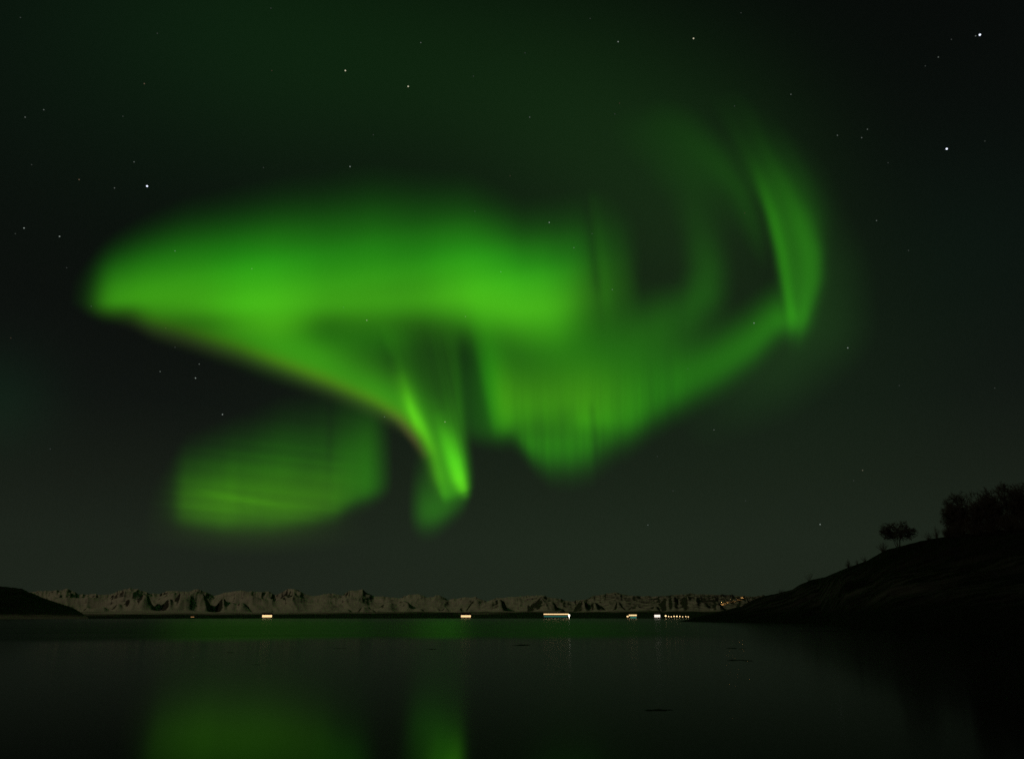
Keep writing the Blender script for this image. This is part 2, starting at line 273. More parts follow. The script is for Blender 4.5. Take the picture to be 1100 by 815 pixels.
# ---- aurora brightness: each sheet's gas glows by its place along and up the curtain (u = px east, v = px down) ----
def curve(x, pts, soft=6.0):
    px = np.array([p[0] for p in pts], float); py = np.array([p[1] for p in pts], float)
    t = np.arange(px[0]-60, px[-1]+61, 1.0)
    y = np.interp(t, px, py)
    if soft > 0:
        k = np.arange(-int(3*soft), int(3*soft)+1); w = np.exp(-.5*(k/soft)**2); w /= w.sum()
        yp = np.pad(y, len(k)//2, mode='edge'); y = np.convolve(yp, w, 'valid')[:len(t)]
    return np.interp(x, t, y)
def sstep(a, b, x):
    t = np.clip((x-a)/(b-a), 0, 1); return t*t*(3-2*t)
def wob(x, seed, scale):
    r = np.random.RandomState(seed); n = r.rand(4096)
    x = np.asarray(x)/scale + 500; i = np.floor(x).astype(int); f = x-i; f = f*f*(3-2*f)
    return n[i % 4096]*(1-f)+n[(i+1) % 4096]*f - .5
def rays(x, seed): return .5*wob(x, seed, 14)+.35*wob(x, seed+1, 6)+.3*wob(x, seed+2, 3)
def curtain(x, y, edge, amp, up, dn, power=1.4, shear=0.0, yref=0.0):
    """vertical sheet: soft lower border, long fade upward"""
    xs = x - shear*(y-yref)
    d = edge(xs) - y                                # up positive
    U = up(xs); D = dn(xs)
    low = .5*(1+np.tanh(d/D))
    hi = np.exp(-(np.maximum(d, 0)/U)**power)
    return amp(xs)*low*hi
def along(x, y, pts, n=160):
    """distance to a curved spine: pts (x,y,amp,width)"""
    P = np.array(pts, float); s = np.r_[0, np.cumsum(np.hypot(np.diff(P[:,0]), np.diff(P[:,1])))]
    t = np.linspace(0, s[-1], n)
    Q = np.stack([np.interp(t, s, P[:,k]) for k in range(4)], 1)
    for k in range(4):
        w = np.ones(9)/9; Q[:,k] = np.convolve(np.pad(Q[:,k], 4, mode='edge'), w, 'valid')
    best = np.full(x.shape, 1e9); A = np.zeros(x.shape); W = np.ones(x.shape); S = np.zeros(x.shape)
    for i in range(n-1):
        ax, ay = Q[i,:2]; dx, dy = Q[i+1,:2]-Q[i,:2]; L = dx*dx+dy*dy+1e-9
        h = np.clip(((x-ax)*dx+(y-ay)*dy)/L, 0, 1)
        d = np.hypot(x-ax-h*dx, y-ay-h*dy); m = d < best
        sg = np.sign(dx*(y-ay)-dy*(x-ax))
        best = np.where(m, d, best); A = np.where(m, Q[i,2]+h*(Q[i+1,2]-Q[i,2]), A); W = np.where(m, Q[i,3]+h*(Q[i+1,3]-Q[i,3]), W)
        S = np.where(m, sg, S)
    return A*np.exp(-(best/W)**2), best*S
C = lambda *p, soft=6.0: (lambda x: curve(x, p, soft))

def band(x, y):
    yc = curve(x, [(80,322),(112,322),(150,318),(200,316),(290,324),(340,322),(400,318),(500,317),(560,327),(600,325),(640,310),(680,300)])
    a = curve(x, [(70,0),(92,.012),(103,.05),(112,.17),(122,.24),(150,.26),(200,.30),(250,.34),(290,.41),(340,.33),(400,.30),(450,.33),(500,.41),(545,.47),(580,.43),(605,.30),(625,.15),(645,.07),(690,0)], 6)
    su = curve(x, [(80,30),(112,35),(150,44),(200,53),(300,66),(400,73),(500,66),(560,57),(620,60),(680,58)])
    sd = curve(x, [(80,11),(115,12),(140,15),(165,24),(250,34),(300,30),(340,22),(400,26),(500,32),(560,36),(620,40),(680,40)])
    d = y-yc
    g = np.where(d < 0, np.exp(-np.abs(d/su)**2.2), np.exp(-np.abs(d/sd)**2.0))
    g = a*g*(1+.12*wob(x+.1*y, 3, 60)+.07*wob(x-.1*y, 4, 25)+.06*wob(y+.2*x, 5, 18)+.07*wob(x+.35*y, 6, 38))
    g *= 1-.35*np.exp(-((x-215)/42)**2-((y-348)/12)**2)-.22*np.exp(-((x-140)/16)**2-((y-338)/8)**2)
    g *= 1-.38*np.exp(-((x-640-.10*(y-280))/6.5)**2)*sstep(190, 230, y)*(1-sstep(295, 330, y))
    r = .06+.075*sstep(-55, 12, d)+.05*sstep(5, 40, d)*(1-sstep(330, 500, x))
    # the lower border sweeping down to the funnel
    e = C((80,335),(118,339),(140,339),(180,352),(250,373),(300,391),(350,410),(400,432),(430,449),(450,468),(470,492), soft=4)
    b = curtain(x, y, e, C((90,0),(112,.03),(130,.03),(200,.09),(250,.13),(300,.25),(340,.30),(380,.28),(410,.30),(435,.30),(455,.16),(472,0)),
                C((100,26),(200,36),(260,44),(340,44),(400,40),(460,44)), C((100,8),(250,10),(340,10),(430,8)), 2.2)
    de = e(x)-y
    rb = .13+.16*np.exp(-((de+1)/10)**2)
    # dim veil joining the band to the border below it
    f = .10*np.exp(-((y-360)/28)**2)*sstep(250, 330, x)*(1-sstep(400, 460, x))
    b *= 1-.5*np.exp(-((x-354)/24)**2-((y-356)/15)**2); g *= 1-.35*np.exp(-((x-354)/24)**2-((y-352)/14)**2)
    # pinkish fringe under the border
    p = .007*np.exp(-((de+8)/9)**2)*sstep(110, 180, x)*(1-sstep(420, 460, x))
    G = (g+b+f)*(1+.10*np.exp(-((x-255)/30)**2))+p*.8
    R = g*r+b*rb+f*.09+p*1.25
    B = g*.012+b*.012+f*.006+p*.5
    return R, G, B
def funnel(x, y):
    a1, d1 = along(x, y, [(427,396,.01,9),(434,416,.09,8),(441,438,.27,7),(448,453,.31,7),(457,470,.20,7.5),(465,490,.15,8),(471,512,.14,8),(476,526,.05,8)])
    a2, d2 = along(x, y, [(470,438,.01,9),(475,455,.10,9),(481,474,.33,9),(488,496,.55,8.5),(493,514,.60,7.5),(497,525,.40,6),(499,531,.08,5)])
    k = 1+.38*rays(x-.22*(y-500), 21)
    xl = curve(y, [(340,405),(370,415),(390,424),(420,433),(440,439),(455,447),(470,456),(490,465),(510,470),(545,475)], 4); xr = 496.5+.07*(y-440)
    yb = curve(x, [(440,470),(460,505),(475,538),(497,531),(510,526)], 3)
    fa = curve(y, [(345,.0),(365,.05),(400,.065),(420,.08),(445,.13),(475,.17),(505,.20),(530,.18),(545,.16)], 5)
    fill = fa*.5*(1+np.tanh((x-xl)/4.5))*.5*(1-np.tanh((x-xr)/5.0))*.5*(1+np.tanh((yb-y)/5.0))
    blob = curtain(x, y, C((430,560),(455,562),(470,560),(485,550),(500,541),(515,534)), C((438,0),(447,.05),(455,.12),(466,.14),(480,.12),(496,.07),(506,0), soft=2.5), C((430,44),(520,44)), C((430,14),(520,9)), 1.8)
    G = (a1+a2+fill)*k+blob
    R = (a1*.20+a2*(.13+.05*sstep(490, 530, y))+fill*.12)*k+blob*.10
    e, de = along(x, y, [(405,436,.0,7),(428,450,.03,6),(444,470,.045,5.5),(456,488,.02,5)])     # brown-pink edge left of the falling tongue
    return R+e*.9, G+e*.6, G*.010+e*.2
def curtain_folds(x, y):
    e = C((480,468),(505,470),(518,470),(527,464),(540,465),(549,475),(558,487),(572,495),(600,495),(622,488),(638,475),(670,461),(700,445),(740,425),(780,406),(820,382),(850,357),(870,342),(900,330), soft=4)
    streak = rays(x-.05*y, 41)
    amp = C((485,0),(500,.05),(512,.065),(520,.09),(526,.22),(537,.33),(570,.31),(620,.32),(660,.25),(700,.175),(750,.145),(800,.15),(838,.155),(856,.14),(866,.06),(880,0), soft=2.5)
    up = C((480,90),(520,100),(560,104),(620,108),(660,90),(690,74),(720,56),(760,44),(800,38),(850,32),(880,30))
    ck = curtain(x, y, e, amp, up, C((480,10),(545,12),(570,17),(620,17),(680,14),(760,15),(860,12)), 2.4, .22, 430)
    d = e(x)-y
    low = np.exp(-(np.maximum(d-8, 0)/60)**2)
    ck = ck*(1+.46*streak*low*sstep(520, 560, x)*(1-sstep(700, 780, x)))
    # darker pocket inside the fold and the glow along the lower rim
    pocket = np.exp(-((x-578)/30)**2-((y-455)/16)**2)*.34
    ck *= 1-.38*sstep(446, 470, y)*sstep(540, 552, x)*(1-sstep(640, 690, x))
    ck = ck*(1-pocket)*(1-.25*np.exp(-((x-608)/13)**2-((y-450)/16)**2))*(1-.22*np.exp(-((x-637-(y-455)*.10)/4.0)**2)*sstep(425, 445, y))
    ck *= 1-.30*np.exp(-((x-547)/12)**2-((y-480)/16)**2)
    faint = .04*np.exp(-((y-362)/40)**2)*sstep(540, 600, x)*(1-sstep(690, 760, x))
    # thin dim rays rising beside the band
    ry = curtain(x, y, C((630,330),(700,330)), C((643,0),(648,.05),(653,.055),(662,.03),(676,.02),(690,0), soft=2), C((630,85),(700,85)), C((630,25),(700,25)), 1.6, .14, 320)
    G = ck+faint+ry
    R = ck*(.075+.075*np.exp(-((y-425)/40)**2)*sstep(520, 545, x)*(1-sstep(620, 720, x)))+faint*.09+ry*.1
    return R, G, G*.004
def inner_arc(x, y):
    a, d = along(x, y, [(700,168,.0,30),(735,205,.008,22),(752,250,.022,20),(760,290,.045,20),(755,318,.062,22),(738,336,.058,25),(705,352,.038,28),(670,366,.015,30),(640,378,.0,30)])
    a *= 1+.15*wob(x, 61, 12)
    a2, _ = along(x, y, [(690,112,.0,24),(735,138,.012,22),(772,172,.020,17),(796,205,.026,13),(812,250,.016,11),(824,300,.0,9)])
    a3, _ = along(x, y, [(640,120,.0,34),(700,150,.010,32),(760,190,.016,26),(800,240,.006,24),(812,280,.0,20)])
    a = a+a2+a3
    return a*.08, a, a*.012
def side_fold(x, y):
    xl = curve(y, [(90,752),(125,778),(160,798),(190,810),(230,824),(270,834),(310,841),(340,846),(362,848)])
    xr = curve(y, [(90,800),(120,816),(160,834),(190,852),(230,872),(270,882),(300,882),(330,874),(350,868),(366,864)])
    a = curve(y, [(80,0),(115,.010),(140,.020),(170,.05),(200,.095),(240,.135),(300,.15),(330,.165),(340,.155),(348,.11),(356,.06),(366,.02),(378,0)], 6)
    body = .5*(1+np.tanh((x-xl)/(4.5+16*(1-sstep(130, 230, y)))))*.5*(1-np.tanh((x-xr)/(6.0+20*(1-sstep(150, 285, y)))))
    t = (x-xl)/np.maximum(xr-xl, 4)
    line = np.exp(-((x-xl-6)/6)**2)*.05*sstep(160, 260, y)*(1-sstep(335, 362, y))
    mid = .85+.2*np.cos(t*9)*.5+.16*rays(x-.25*y, 71)
    G = a*body*mid+line*.9+np.exp(-((x-849)/17)**2-((y-346)/14)**2)*.065
    hal, _ = along(x, y, [(830,130,.0,30),(870,220,.008,34),(890,290,.016,40),(885,350,.022,44),(830,400,.018,44),(760,450,.006,40)])
    G = G+hal
    return G*.085+hal*.12, G, G*.008+hal*.12
def low_patch(x, y):
    e = C((150,556),(200,557),(240,561),(290,561),(335,557),(362,550),(380,537),(408,529),(430,526), soft=6)
    am = C((150,0),(172,.008),(184,.022),(191,.06),(199,.115),(215,.15),(250,.18),(300,.175),(340,.145),(370,.13),(395,.13),(404,.09),(411,.04),(422,0), soft=3)
    c = curtain(x, y, e, am, C((170,46),(200,54),(240,64),(300,78),(360,82),(400,80),(420,76)), C((170,9),(260,11),(340,10),(400,9)), 2.5)
    c *= 1+.13*wob(x, 81, 30)+.05*wob(x-.1*y, 82, 9)+.16*wob(x+.9*y, 84, 34)-.22*np.exp(-((x-354)/5)**2)*sstep(540, 470, y)
    u = y-(527+.19*(x-215))
    c *= 1+.24*np.exp(-(u/4.0)**2)*sstep(190, 230, x)*(1-sstep(270, 330, x))+.19*wob(y*2-x*.22, 83, 9)*(1-sstep(340, 400, x))+.10*wob(x+.1*y, 85, 13)
    c *= 1-.14*np.exp(-((y-(552+.05*(x-250)))/5)**2)*(1-sstep(290, 350, x))
    h = .012*np.exp(-((x-270)/110)**2-((y-572)/22)**2)
    G = c+h
    R = c*(.09+.10*sstep(470, 545, y)*(1-sstep(340, 410, x)))+h*.45
    return R, G, h*.1
SHEETS = [('glowing_band', band, (60, 720, 170, 520), 4), ('funnel', funnel, (385, 540, 340, 600), 2), ('curtain', curtain_folds, (480, 900, 200, 540), 3),
          ('inner_arc', inner_arc, (560, 870, 70, 440), 4), ('side_fold', side_fold, (690, 980, 70, 500), 3), ('low_patch', low_patch, (150, 460, 400, 620), 3)]
# ------------------------------------------------------------------ aurora: luminous sheets of gas high above the range
def gas_mat():
    m, n, l = mat_new('glowing_gas')
    o = n.new('ShaderNodeOutputMaterial'); ad = n.new('ShaderNodeAddShader'); l.new(ad.outputs[0], o.inputs[0])
    t = n.new('ShaderNodeBsdfTransparent'); e = n.new('ShaderNodeEmission'); l.new(t.outputs[0], ad.inputs[0]); l.new(e.outputs[0], ad.inputs[1])
    a = n.new('ShaderNodeAttribute'); a.attribute_name = 'gas_light'; l.new(a.outputs['Color'], e.inputs[0]); e.inputs[1].default_value = 1
    m.cycles.emission_sampling = 'NONE'; return m
GAS = gas_mat()
def sheet(name, fn, rect, step, dist, parent, layers=2, cut=.003):
    x0, x1, y0, y1 = rect
    gx = np.arange(x0, x1+step, step); gy = np.arange(y0, y1+step, step)
    X, Y = np.meshgrid(gx.astype(float), gy.astype(float))
    r_, g_, b_ = fn(X, Y); k = np.maximum(g_-cut, 0)/np.maximum(g_, 1e-6)
    edge = np.minimum(np.minimum(X-x0, x1-X), np.minimum(Y-y0, y1-Y)); k = k*np.clip(edge/12, 0, 1)
    rgb = np.stack([r_*k, g_*k, b_*k], -1)/layers
    on = g_*k > 0; keep = on[:-1,:-1]|on[1:,:-1]|on[:-1,1:]|on[1:,1:]
    ny, nx = X.shape; idx = np.arange(ny*nx).reshape(ny, nx)
    q = np.stack([idx[1:,:-1], idx[1:,1:], idx[:-1,1:], idx[:-1,:-1]], -1)[keep]
    used = np.unique(q); remap = np.full(ny*nx, -1); remap[used] = np.arange(len(used)); q = remap[q]
    D = dirs(X, Y).reshape(-1, 3)[used]; xx = X.reshape(-1)[used]; yy = Y.reshape(-1)[used]
    V = []; Fs = []; Cs = []
    for j in range(layers):
        rad = dist*(1+.07*np.sin(xx/61+.8*j)+.05*np.sin(xx/23+yy/140)+.10*(420-yy)/300+.025*j)     # folds in depth
        V.append(D*rad[:, None]+np.array([0, 0, EYE])); Fs.append(q+j*len(used)); Cs.append(rgb.reshape(-1, 3)[used])
    V = np.concatenate(V); Fs = np.concatenate(Fs); Cs = np.concatenate(Cs)
    me = bpy.data.meshes.new(name); me.from_pydata(V.tolist(), [], Fs.tolist()); me.update()
    at = me.attributes.new('gas_light', 'FLOAT_COLOR', 'POINT'); at.data.foreach_set('color', np.c_[Cs, np.ones(len(Cs))].astype(np.float32).ravel())
    return link_mesh(name, me, GAS, parent, smooth=True)
swirl = tag(empty('aurora', (0, 52000, 0)), 'large bright green swirl of northern lights with a falling tongue and a curled right end', 'northern lights')
for (nm, fn, rect, stp), dist in zip(SHEETS[:5], (56000, 52000, 50000, 53000, 48000)):
    o = sheet(nm, fn, rect, stp, dist, None); o.location = (0, -52000, 0); o.parent = swirl
nm, fn, rect, stp = SHEETS[5]
tag(sheet('aurora', fn, rect, stp, 60000, None), 'separate dim green patch of northern lights low on the left, above the snowy mountains', 'northern lights')
# ------------------------------------------------------------------ stars
STARS = '169,36,1 155,90,2o 47,118,2 27,126,2 132,125,1 144,174,2 85,193,2o 123,202,2 158,200,5b 22,19,1 34,177,1 371,76,4y 438.5,93,4y 452,46,2 508.5,82,1 292,76,1o 376,179,3 283,180,1 401,145,1 291,9,1 548,189,1o 664,45,3 745,41.5,4y 564,57,1 569,126,2 665.5,111,1o 660.5,122.6,1 634,20,1 789,114,1 796,14,1 1052.6,37.6,5b 1048,38.8,2 1017,160,5b 1008,61.5,2 849.6,101.5,2 899.6,145.5,2 931.8,139,2 925.6,148,2 1058,151.7,1 954,175,1 994,71,1 1022,42.5,1 25.8,245,3 64,254,3 16.5,251,1 11.6,363,1o 172,399,2 214,391,2 210,406,3 188,373,1 98,329,1 188,269.5,2 270.5,288.6,2y 178,352.5,1o 71.6,287.6,1 941.6,237,2 910.7,373.6,3 976,269,1 966,414,1 926.6,505,2y 881,563,3 1068.6,416.7,1 917,516,1 767,461.6,2 706,490,1 723,527,1 696,563.6,2 801,537.6,1 239,445,3 54,482,1 394,344,3y 500,340,2y 369,330,1 538,292,2 510,227,1 590,239,3 616.5,266,2 636,251,1 657.7,311,2 800,229,1o 810,347,3 739,396,1 413,447.6,2 478,453,3y'
SM = {}
def star_mat(c, lvl):
    if (c, lvl) not in SM:
        rgb = {'': (.85,1,.88), 'o': (1,.72,.45), 'y': (1,.95,.66), 'b': (.78,.84,1)}[c]
        SM[(c, lvl)] = lamp_mat('starlight_%s%d' % (c or 'w', lvl), rgb, {1: .045, 2: .11, 3: .25, 4: .55, 5: 1.4}[lvl])
    return SM[(c, lvl)]
OWN = {(158,200): 'bright blue white star high on the left above the left end of the green band', (1052.6,37.6): 'bright blue white star near the top right corner, brighter of a close pair',
       (1048,38.8): 'faint star hugging the left side of the bright top right corner star', (1017,160): 'bright bluish star on the right edge, well below the top corner pair',
       (371,76): 'brighter yellowish star high in the sky left of middle, upper left of a similar one', (438.5,93): 'yellowish star at the top of the sky, lower right of a brighter yellowish one',
       (745,41.5): 'yellowish white star alone in the dark top of the sky, above the curled green end', (478,453): 'small yellowish star shining through the falling green tongue',
       (881,563): 'small star low over the dark headland slope, the nearest to it', (910.7,373.6): 'small white star just right of the lower tip of the curled green fold',
       (810,347): 'small star in the dark gap inside the right green curl', (394,344): 'small yellowish star under the bright green band, left of middle', (239,445): 'small star alone in the dark gap right above the low green patch',
       (664,45): 'small white star at the top centre right, left of a brighter yellowish one', (590,239): 'small star just above the right end of the bright green band',
       (25.8,245): 'small white star at the far left, left one of two alike', (64,254): 'small white star at the far left, right one of two alike', (413,447.6): 'faint star just under the bright green border, left of the falling tongue',
       (376,179): 'small white star in the dark sky above the middle of the green band'}
SD = 210000.
for s in STARS.split():
    x, y, c = s.split(','); x = float(x); y = float(y); lvl = int(c[0]); c = c[1:]
    rad = {1: .55, 2: .60, 3: .66, 4: .80, 5: 1.0}[lvl]*SD/F
    bm = bmesh.new(); ball(bm, (0,0,0), rad, 1)
    o = bm_obj('star', bm, star_mat(c, lvl), smooth=True); o.location = Vector(dirs(x, y))*SD
    lab = OWN.get((x, y))
    if not lab: lab = {1: 'barely visible faint star dot in the dark night sky', 2: 'small faint star dot in the dark night sky', 3: 'small clear star dot in the dark night sky'}[min(lvl, 3)]
    tag(o, lab, 'star', 'stars scattered over the night sky')
# ------------------------------------------------------------------ bare trees on the headland
BARK = plain('dark_bark', (.020,.017,.014), .9, .4, 3.0)
def branch_tree(name, base, height, rx, ry, seed, stems, label, cat, group, twigs, bare_low=.25, thick=.22, lean=0.0, low_c=-.55):
    rnd = random.Random(seed); root = tag(empty(name, base), label, cat, group)
    tb = bmesh.new(); cb = bmesh.new(); tips = []
    for s in range(stems):
        a = rnd.uniform(0, 6.28); o = Vector((math.cos(a), math.sin(a), 0))*(0 if stems == 1 else rnd.uniform(.2, .30*rx))
        p = o+Vector((0, 0, -.4)); top = Vector((o.x*1.5+lean*height+rnd.uniform(-.2, .2)*rx, o.y*1.5, height*rnd.uniform(.5, .66)))
        prev = p; rr = thick/(stems**.4)
        for k in range(1, 6):
            q = p.lerp(top, k/5)+Vector((rnd.uniform(-.12, .12), rnd.uniform(-.12, .12), 0))*height*.12; nr_ = rr*(1-.8*k/5)
            tube(tb, prev, q, rr*(1-.8*(k-1)/5), max(nr_, .03), 6); prev = q
            if k >= 2: tips.append((q, max(nr_, .05)))
    nl = 60; cz_ = .54 if low_c > -.9 else .50; lim = []
    for k in range(nl):
        q, rr = rnd.choice(tips)
        th = rnd.uniform(0, 6.28); ph = math.acos(rnd.uniform(low_c, 1)); rad = rnd.uniform(.55, 1.0)*(1+.10*math.sin(3*th+seed))
        e = Vector((lean*height+rx*rad*math.sin(ph)*math.cos(th), ry*rad*math.sin(ph)*math.sin(th), height*(cz_+(.98-cz_)*rad*math.cos(ph))))
        if e.z < height*bare_low: e.z = height*bare_low+rnd.uniform(0, .1)*height
        m = q.lerp(e, .5)+Vector((0, 0, rnd.uniform(-.02, .10)*height))
        tube(tb, q, m, rr*.6, .045, 4); tube(tb, m, e, .045, .022, 4); lim += [(q, m, e)]
    main_ = list(lim)
    for k in range(260):                                             # finer branches filling the crown
        q, m, e0 = rnd.choice(main_); s0 = m.lerp(e0, rnd.uniform(0, .8)); ph = math.acos(rnd.uniform(low_c, 1)); th = math.atan2(s0.y, s0.x-lean*height)+rnd.gauss(0, .5); rad = rnd.uniform(.35, 1)**.5
        e = Vector((lean*height+rx*rad*math.sin(ph)*math.cos(th), ry*rad*math.sin(ph)*math.sin(th), height*(cz_+(.98-cz_)*rad*math.cos(ph))))
        if e.z < height*bare_low or (e-s0).length > .42*height: continue
        tube(tb, s0, e, .04, .02, 4); lim.append((s0, s0.lerp(e, .5), e))
    for k in range(twigs):
        q, m, e = rnd.choice(lim); f = rnd.uniform(.25, 1.05); s = m.lerp(e, f) if rnd.random() < .7 else q.lerp(m, f)
        d = (e-q).normalized()*.7+Vector((rnd.gauss(0, .7), rnd.gauss(0, .7), rnd.gauss(.25, .6)))
        ln = rnd.uniform(.04, .095)*height; t = s+d.normalized()*ln
        if t.z < height*bare_low*.8: continue
        tube(cb, s, t, .055, .018, 3)
        for h in range(2):
            s2 = s.lerp(t, rnd.uniform(.4, .9)); d2 = d.normalized()+Vector((rnd.gauss(0, .7), rnd.gauss(0, .7), rnd.gauss(.1, .5))); tube(cb, s2, s2+d2.normalized()*ln*.5, .034, .012, 3)
    bm_obj('trunk', tb, BARK, root, True); bm_obj('crown', cb, BARK, root)
    return root
G_ = 'bare trees and shrubs along the headland ridge'
def px_m(x, back=0.): p = ridge(x, back); return p, (p.y*math.cos(PITCH)+(p.z-EYE)*math.sin(PITCH))/F   # metres in one pixel there
p, s = px_m(966); branch_tree('bare_tree', p, 28*s, 21*s, 15*s, 5, 5, 'round crowned bare tree standing alone halfway up the dark headland ridge', 'tree', G_, 3800, .20, .30, 0, -.8)
p, s = px_m(1044, -.05); branch_tree('bare_tree', p, 47*s, 27*s, 24*s, 11, 3, 'tall broad bare tree high on the headland, left one of the dense group', 'tree', G_, 5200, .03, .40, 0, -1.0)
p, s = px_m(1030, .0); branch_tree('bare_tree', p, 36*s, 17*s, 14*s, 17, 3, 'lower bushy bare tree at the left foot of the dense tree group', 'tree', G_, 2600, .02, .26, 0, -1.0)
p, s = px_m(1083, .0); branch_tree('bare_tree', p, 52*s, 25*s, 24*s, 23, 3, 'tallest bare tree on the headland, at the right edge of the picture', 'tree', G_, 5200, .03, .42, 0, -1.0)
p, s = px_m(1112, .0); branch_tree('bare_tree', p, 50*s, 26*s, 24*s, 29, 3, 'bare tree half cut off by the right picture edge behind the tallest tree', 'tree', G_, 3600, .03, .42, 0, -1.0)
p, s = px_m(1063, .02); branch_tree('bare_tree', p, 40*s, 19*s, 15*s, 31, 3, 'lower dense bare tree filling the gap in the middle of the tree group', 'tree', G_, 3000, .02, .3, 0, -1.0)
def shrub(x, hpx, wpx, seed, label, n=70, up=1.0, back=.0, sink=0.):
    p, s = px_m(x, back); rnd = random.Random(seed); bm = bmesh.new()
    for k in range(n):
        a = rnd.uniform(0, 6.28); u = rnd.random()**.6; h = 1.3*hpx*s*rnd.uniform(.35, 1.0)*(1-.55*u*up)
        b = Vector((rnd.uniform(-.12, .12)*wpx*s, rnd.uniform(-.12, .12)*wpx*s, -.3)); e = Vector((math.cos(a)*u*wpx*s*.62, math.sin(a)*u*wpx*s*.62, h))
        m = b.lerp(e, .5)+Vector((rnd.gauss(0, .08), rnd.gauss(0, .08), .1))*hpx*s*.3
        tube(bm, b, m, .05, .035, 3); tube(bm, m, e, .035, .012, 3)
        for j in range(3):
            q = m.lerp(e, rnd.uniform(.2, .9)); tube(bm, q, q+Vector((rnd.gauss(0, .5), rnd.gauss(0, .5), rnd.uniform(.1, .8)))*hpx*s*.16, .025, .01, 3)
    o = bm_obj('shrub', bm, BARK); o.location = p-Vector((0,0,sink)); tag(o, label, 'shrub', G_); return o
shrub(912, 10, 7, 3, 'small upright bush with a pointed top on the middle of the headland slope', 60, 1.5)
shrub(869, 10, 9, 4, 'thin twiggy bush low on the headland slope, the lowest clearly visible one', 22, .6)
shrub(949, 11, 13, 6, 'low bush pressed against the left side of the lone round crowned tree', 60, .9)
shrub(998, 8, 12, 8, 'low scrubby bush between the lone round tree and the dense tree group', 40, .6)
shrub(1006, 12, 8, 9, 'thin bush right at the left foot of the dense tree group', 36, .7)
shrub(929, 6, 9, 12, 'tiny tuft of scrub between the pointed bush and the lone round tree', 24, .6)
for i_, (x_, h_, w_, s_, lb_) in enumerate([(1020,14,13,71,'dense dark undergrowth bush at the left foot of the tree group'),(1031,19,22,72,'dense dark undergrowth bush under the lower bushy tree'),(1048,20,24,73,'dense dark undergrowth bush under the tall broad tree'),
        (1066,20,24,74,'dense dark undergrowth bush under the gap in the tree group'),(1084,21,24,75,'dense dark undergrowth bush under the tallest tree'),(1100,21,24,76,'dense dark undergrowth bush at the right picture edge')]):
    shrub(x_, h_, w_, s_, lb_, 420, .5, .02, 1.6)
shrub(839, 4, 12, 13, 'tiny low tuft of scrub where the headland starts to rise', 24, .6)
shrub(921, 5, 6, 14, 'tiny tuft of scrub just right of the small pointed bush', 16, .6)
# ------------------------------------------------------------------ dark clumps awash on the still water, ledges at the headland's foot
DARK_MATTE = plain('matte_dark_clump', (.005,.005,.004), .9, .3, 6.0)
[x for x in DARK_MATTE.node_tree.nodes if x.type == 'BSDF_PRINCIPLED'][0].inputs['Specular IOR Level'].default_value = .05
def clump(name, x, y, wpx, seed, label, cat, group, flat=.05, asp=1.6):
    dep = -float(el_of(x, y)); rr = EYE/math.tan(dep); wm = wpx*math.hypot(rr, EYE)/F; rnd = random.Random(seed)
    bm = bmesh.new()
    for k in range(7):
        u = rnd.uniform(-.42, .42); ball(bm, (u*wm, rnd.uniform(-.5, .5)*wm*asp*.5, -.002), wm*rnd.uniform(.10, .2), 2, (1.3, asp, flat))
    for v in bm.verts: v.co.z += .012*wm*(vnoise(np.array(v.co.x*14/wm+9), np.array(v.co.y*14/wm+3))-.5)
    o = bm_obj(name, bm, DARK_MATTE, smooth=True); o.location = ground_point(x, rr, 0); o.rotation_euler = (0, 0, -float(az_of(x))); tag(o, label, cat, group)
GW = 'dark clumps lying awash on the still water'
for i, (x, y, wp, lb) in enumerate([(253,700.5,9,'small dark clump awash on the still water, leftmost, upper one of two'),(279,713.5,9,'small dark clump awash at the left of the still water, nearer one of two'),
        (368,696,11,'faint dark clump awash on the water left of the vertical green reflection'),(467,697,15,'dark clump awash on the water just below the bright green ripple glint'),
        (563,692.5,26,'long thin dark clump awash on the water in front of the long lit ship'),(790,696,20,'thin dark clump awash off the headland tip, upper and farther one of two'),
        (792,709,22,'thin dark clump awash off the headland tip, lower and nearer one of two'),(704,762,26,'broad faint dark clump awash on the near water, nearest one to the viewer')]):
    clump('dark_clump', x, y, wp, 40+i, lb, 'dark_patch', GW, .035)  # low dark lumps lying flat on the water
clump('rock_ledge', 868, 672.5, 44, 61, 'long low dark rock ledge at the headland shore, farther one of two', 'rock', 'rock ledges at the headland shore', .03, .5)
clump('rock_ledge', 872, 677.5, 50, 62, 'long low dark rock ledge at the headland shore, nearer one of two', 'rock', 'rock ledges at the headland shore', .03, .5)
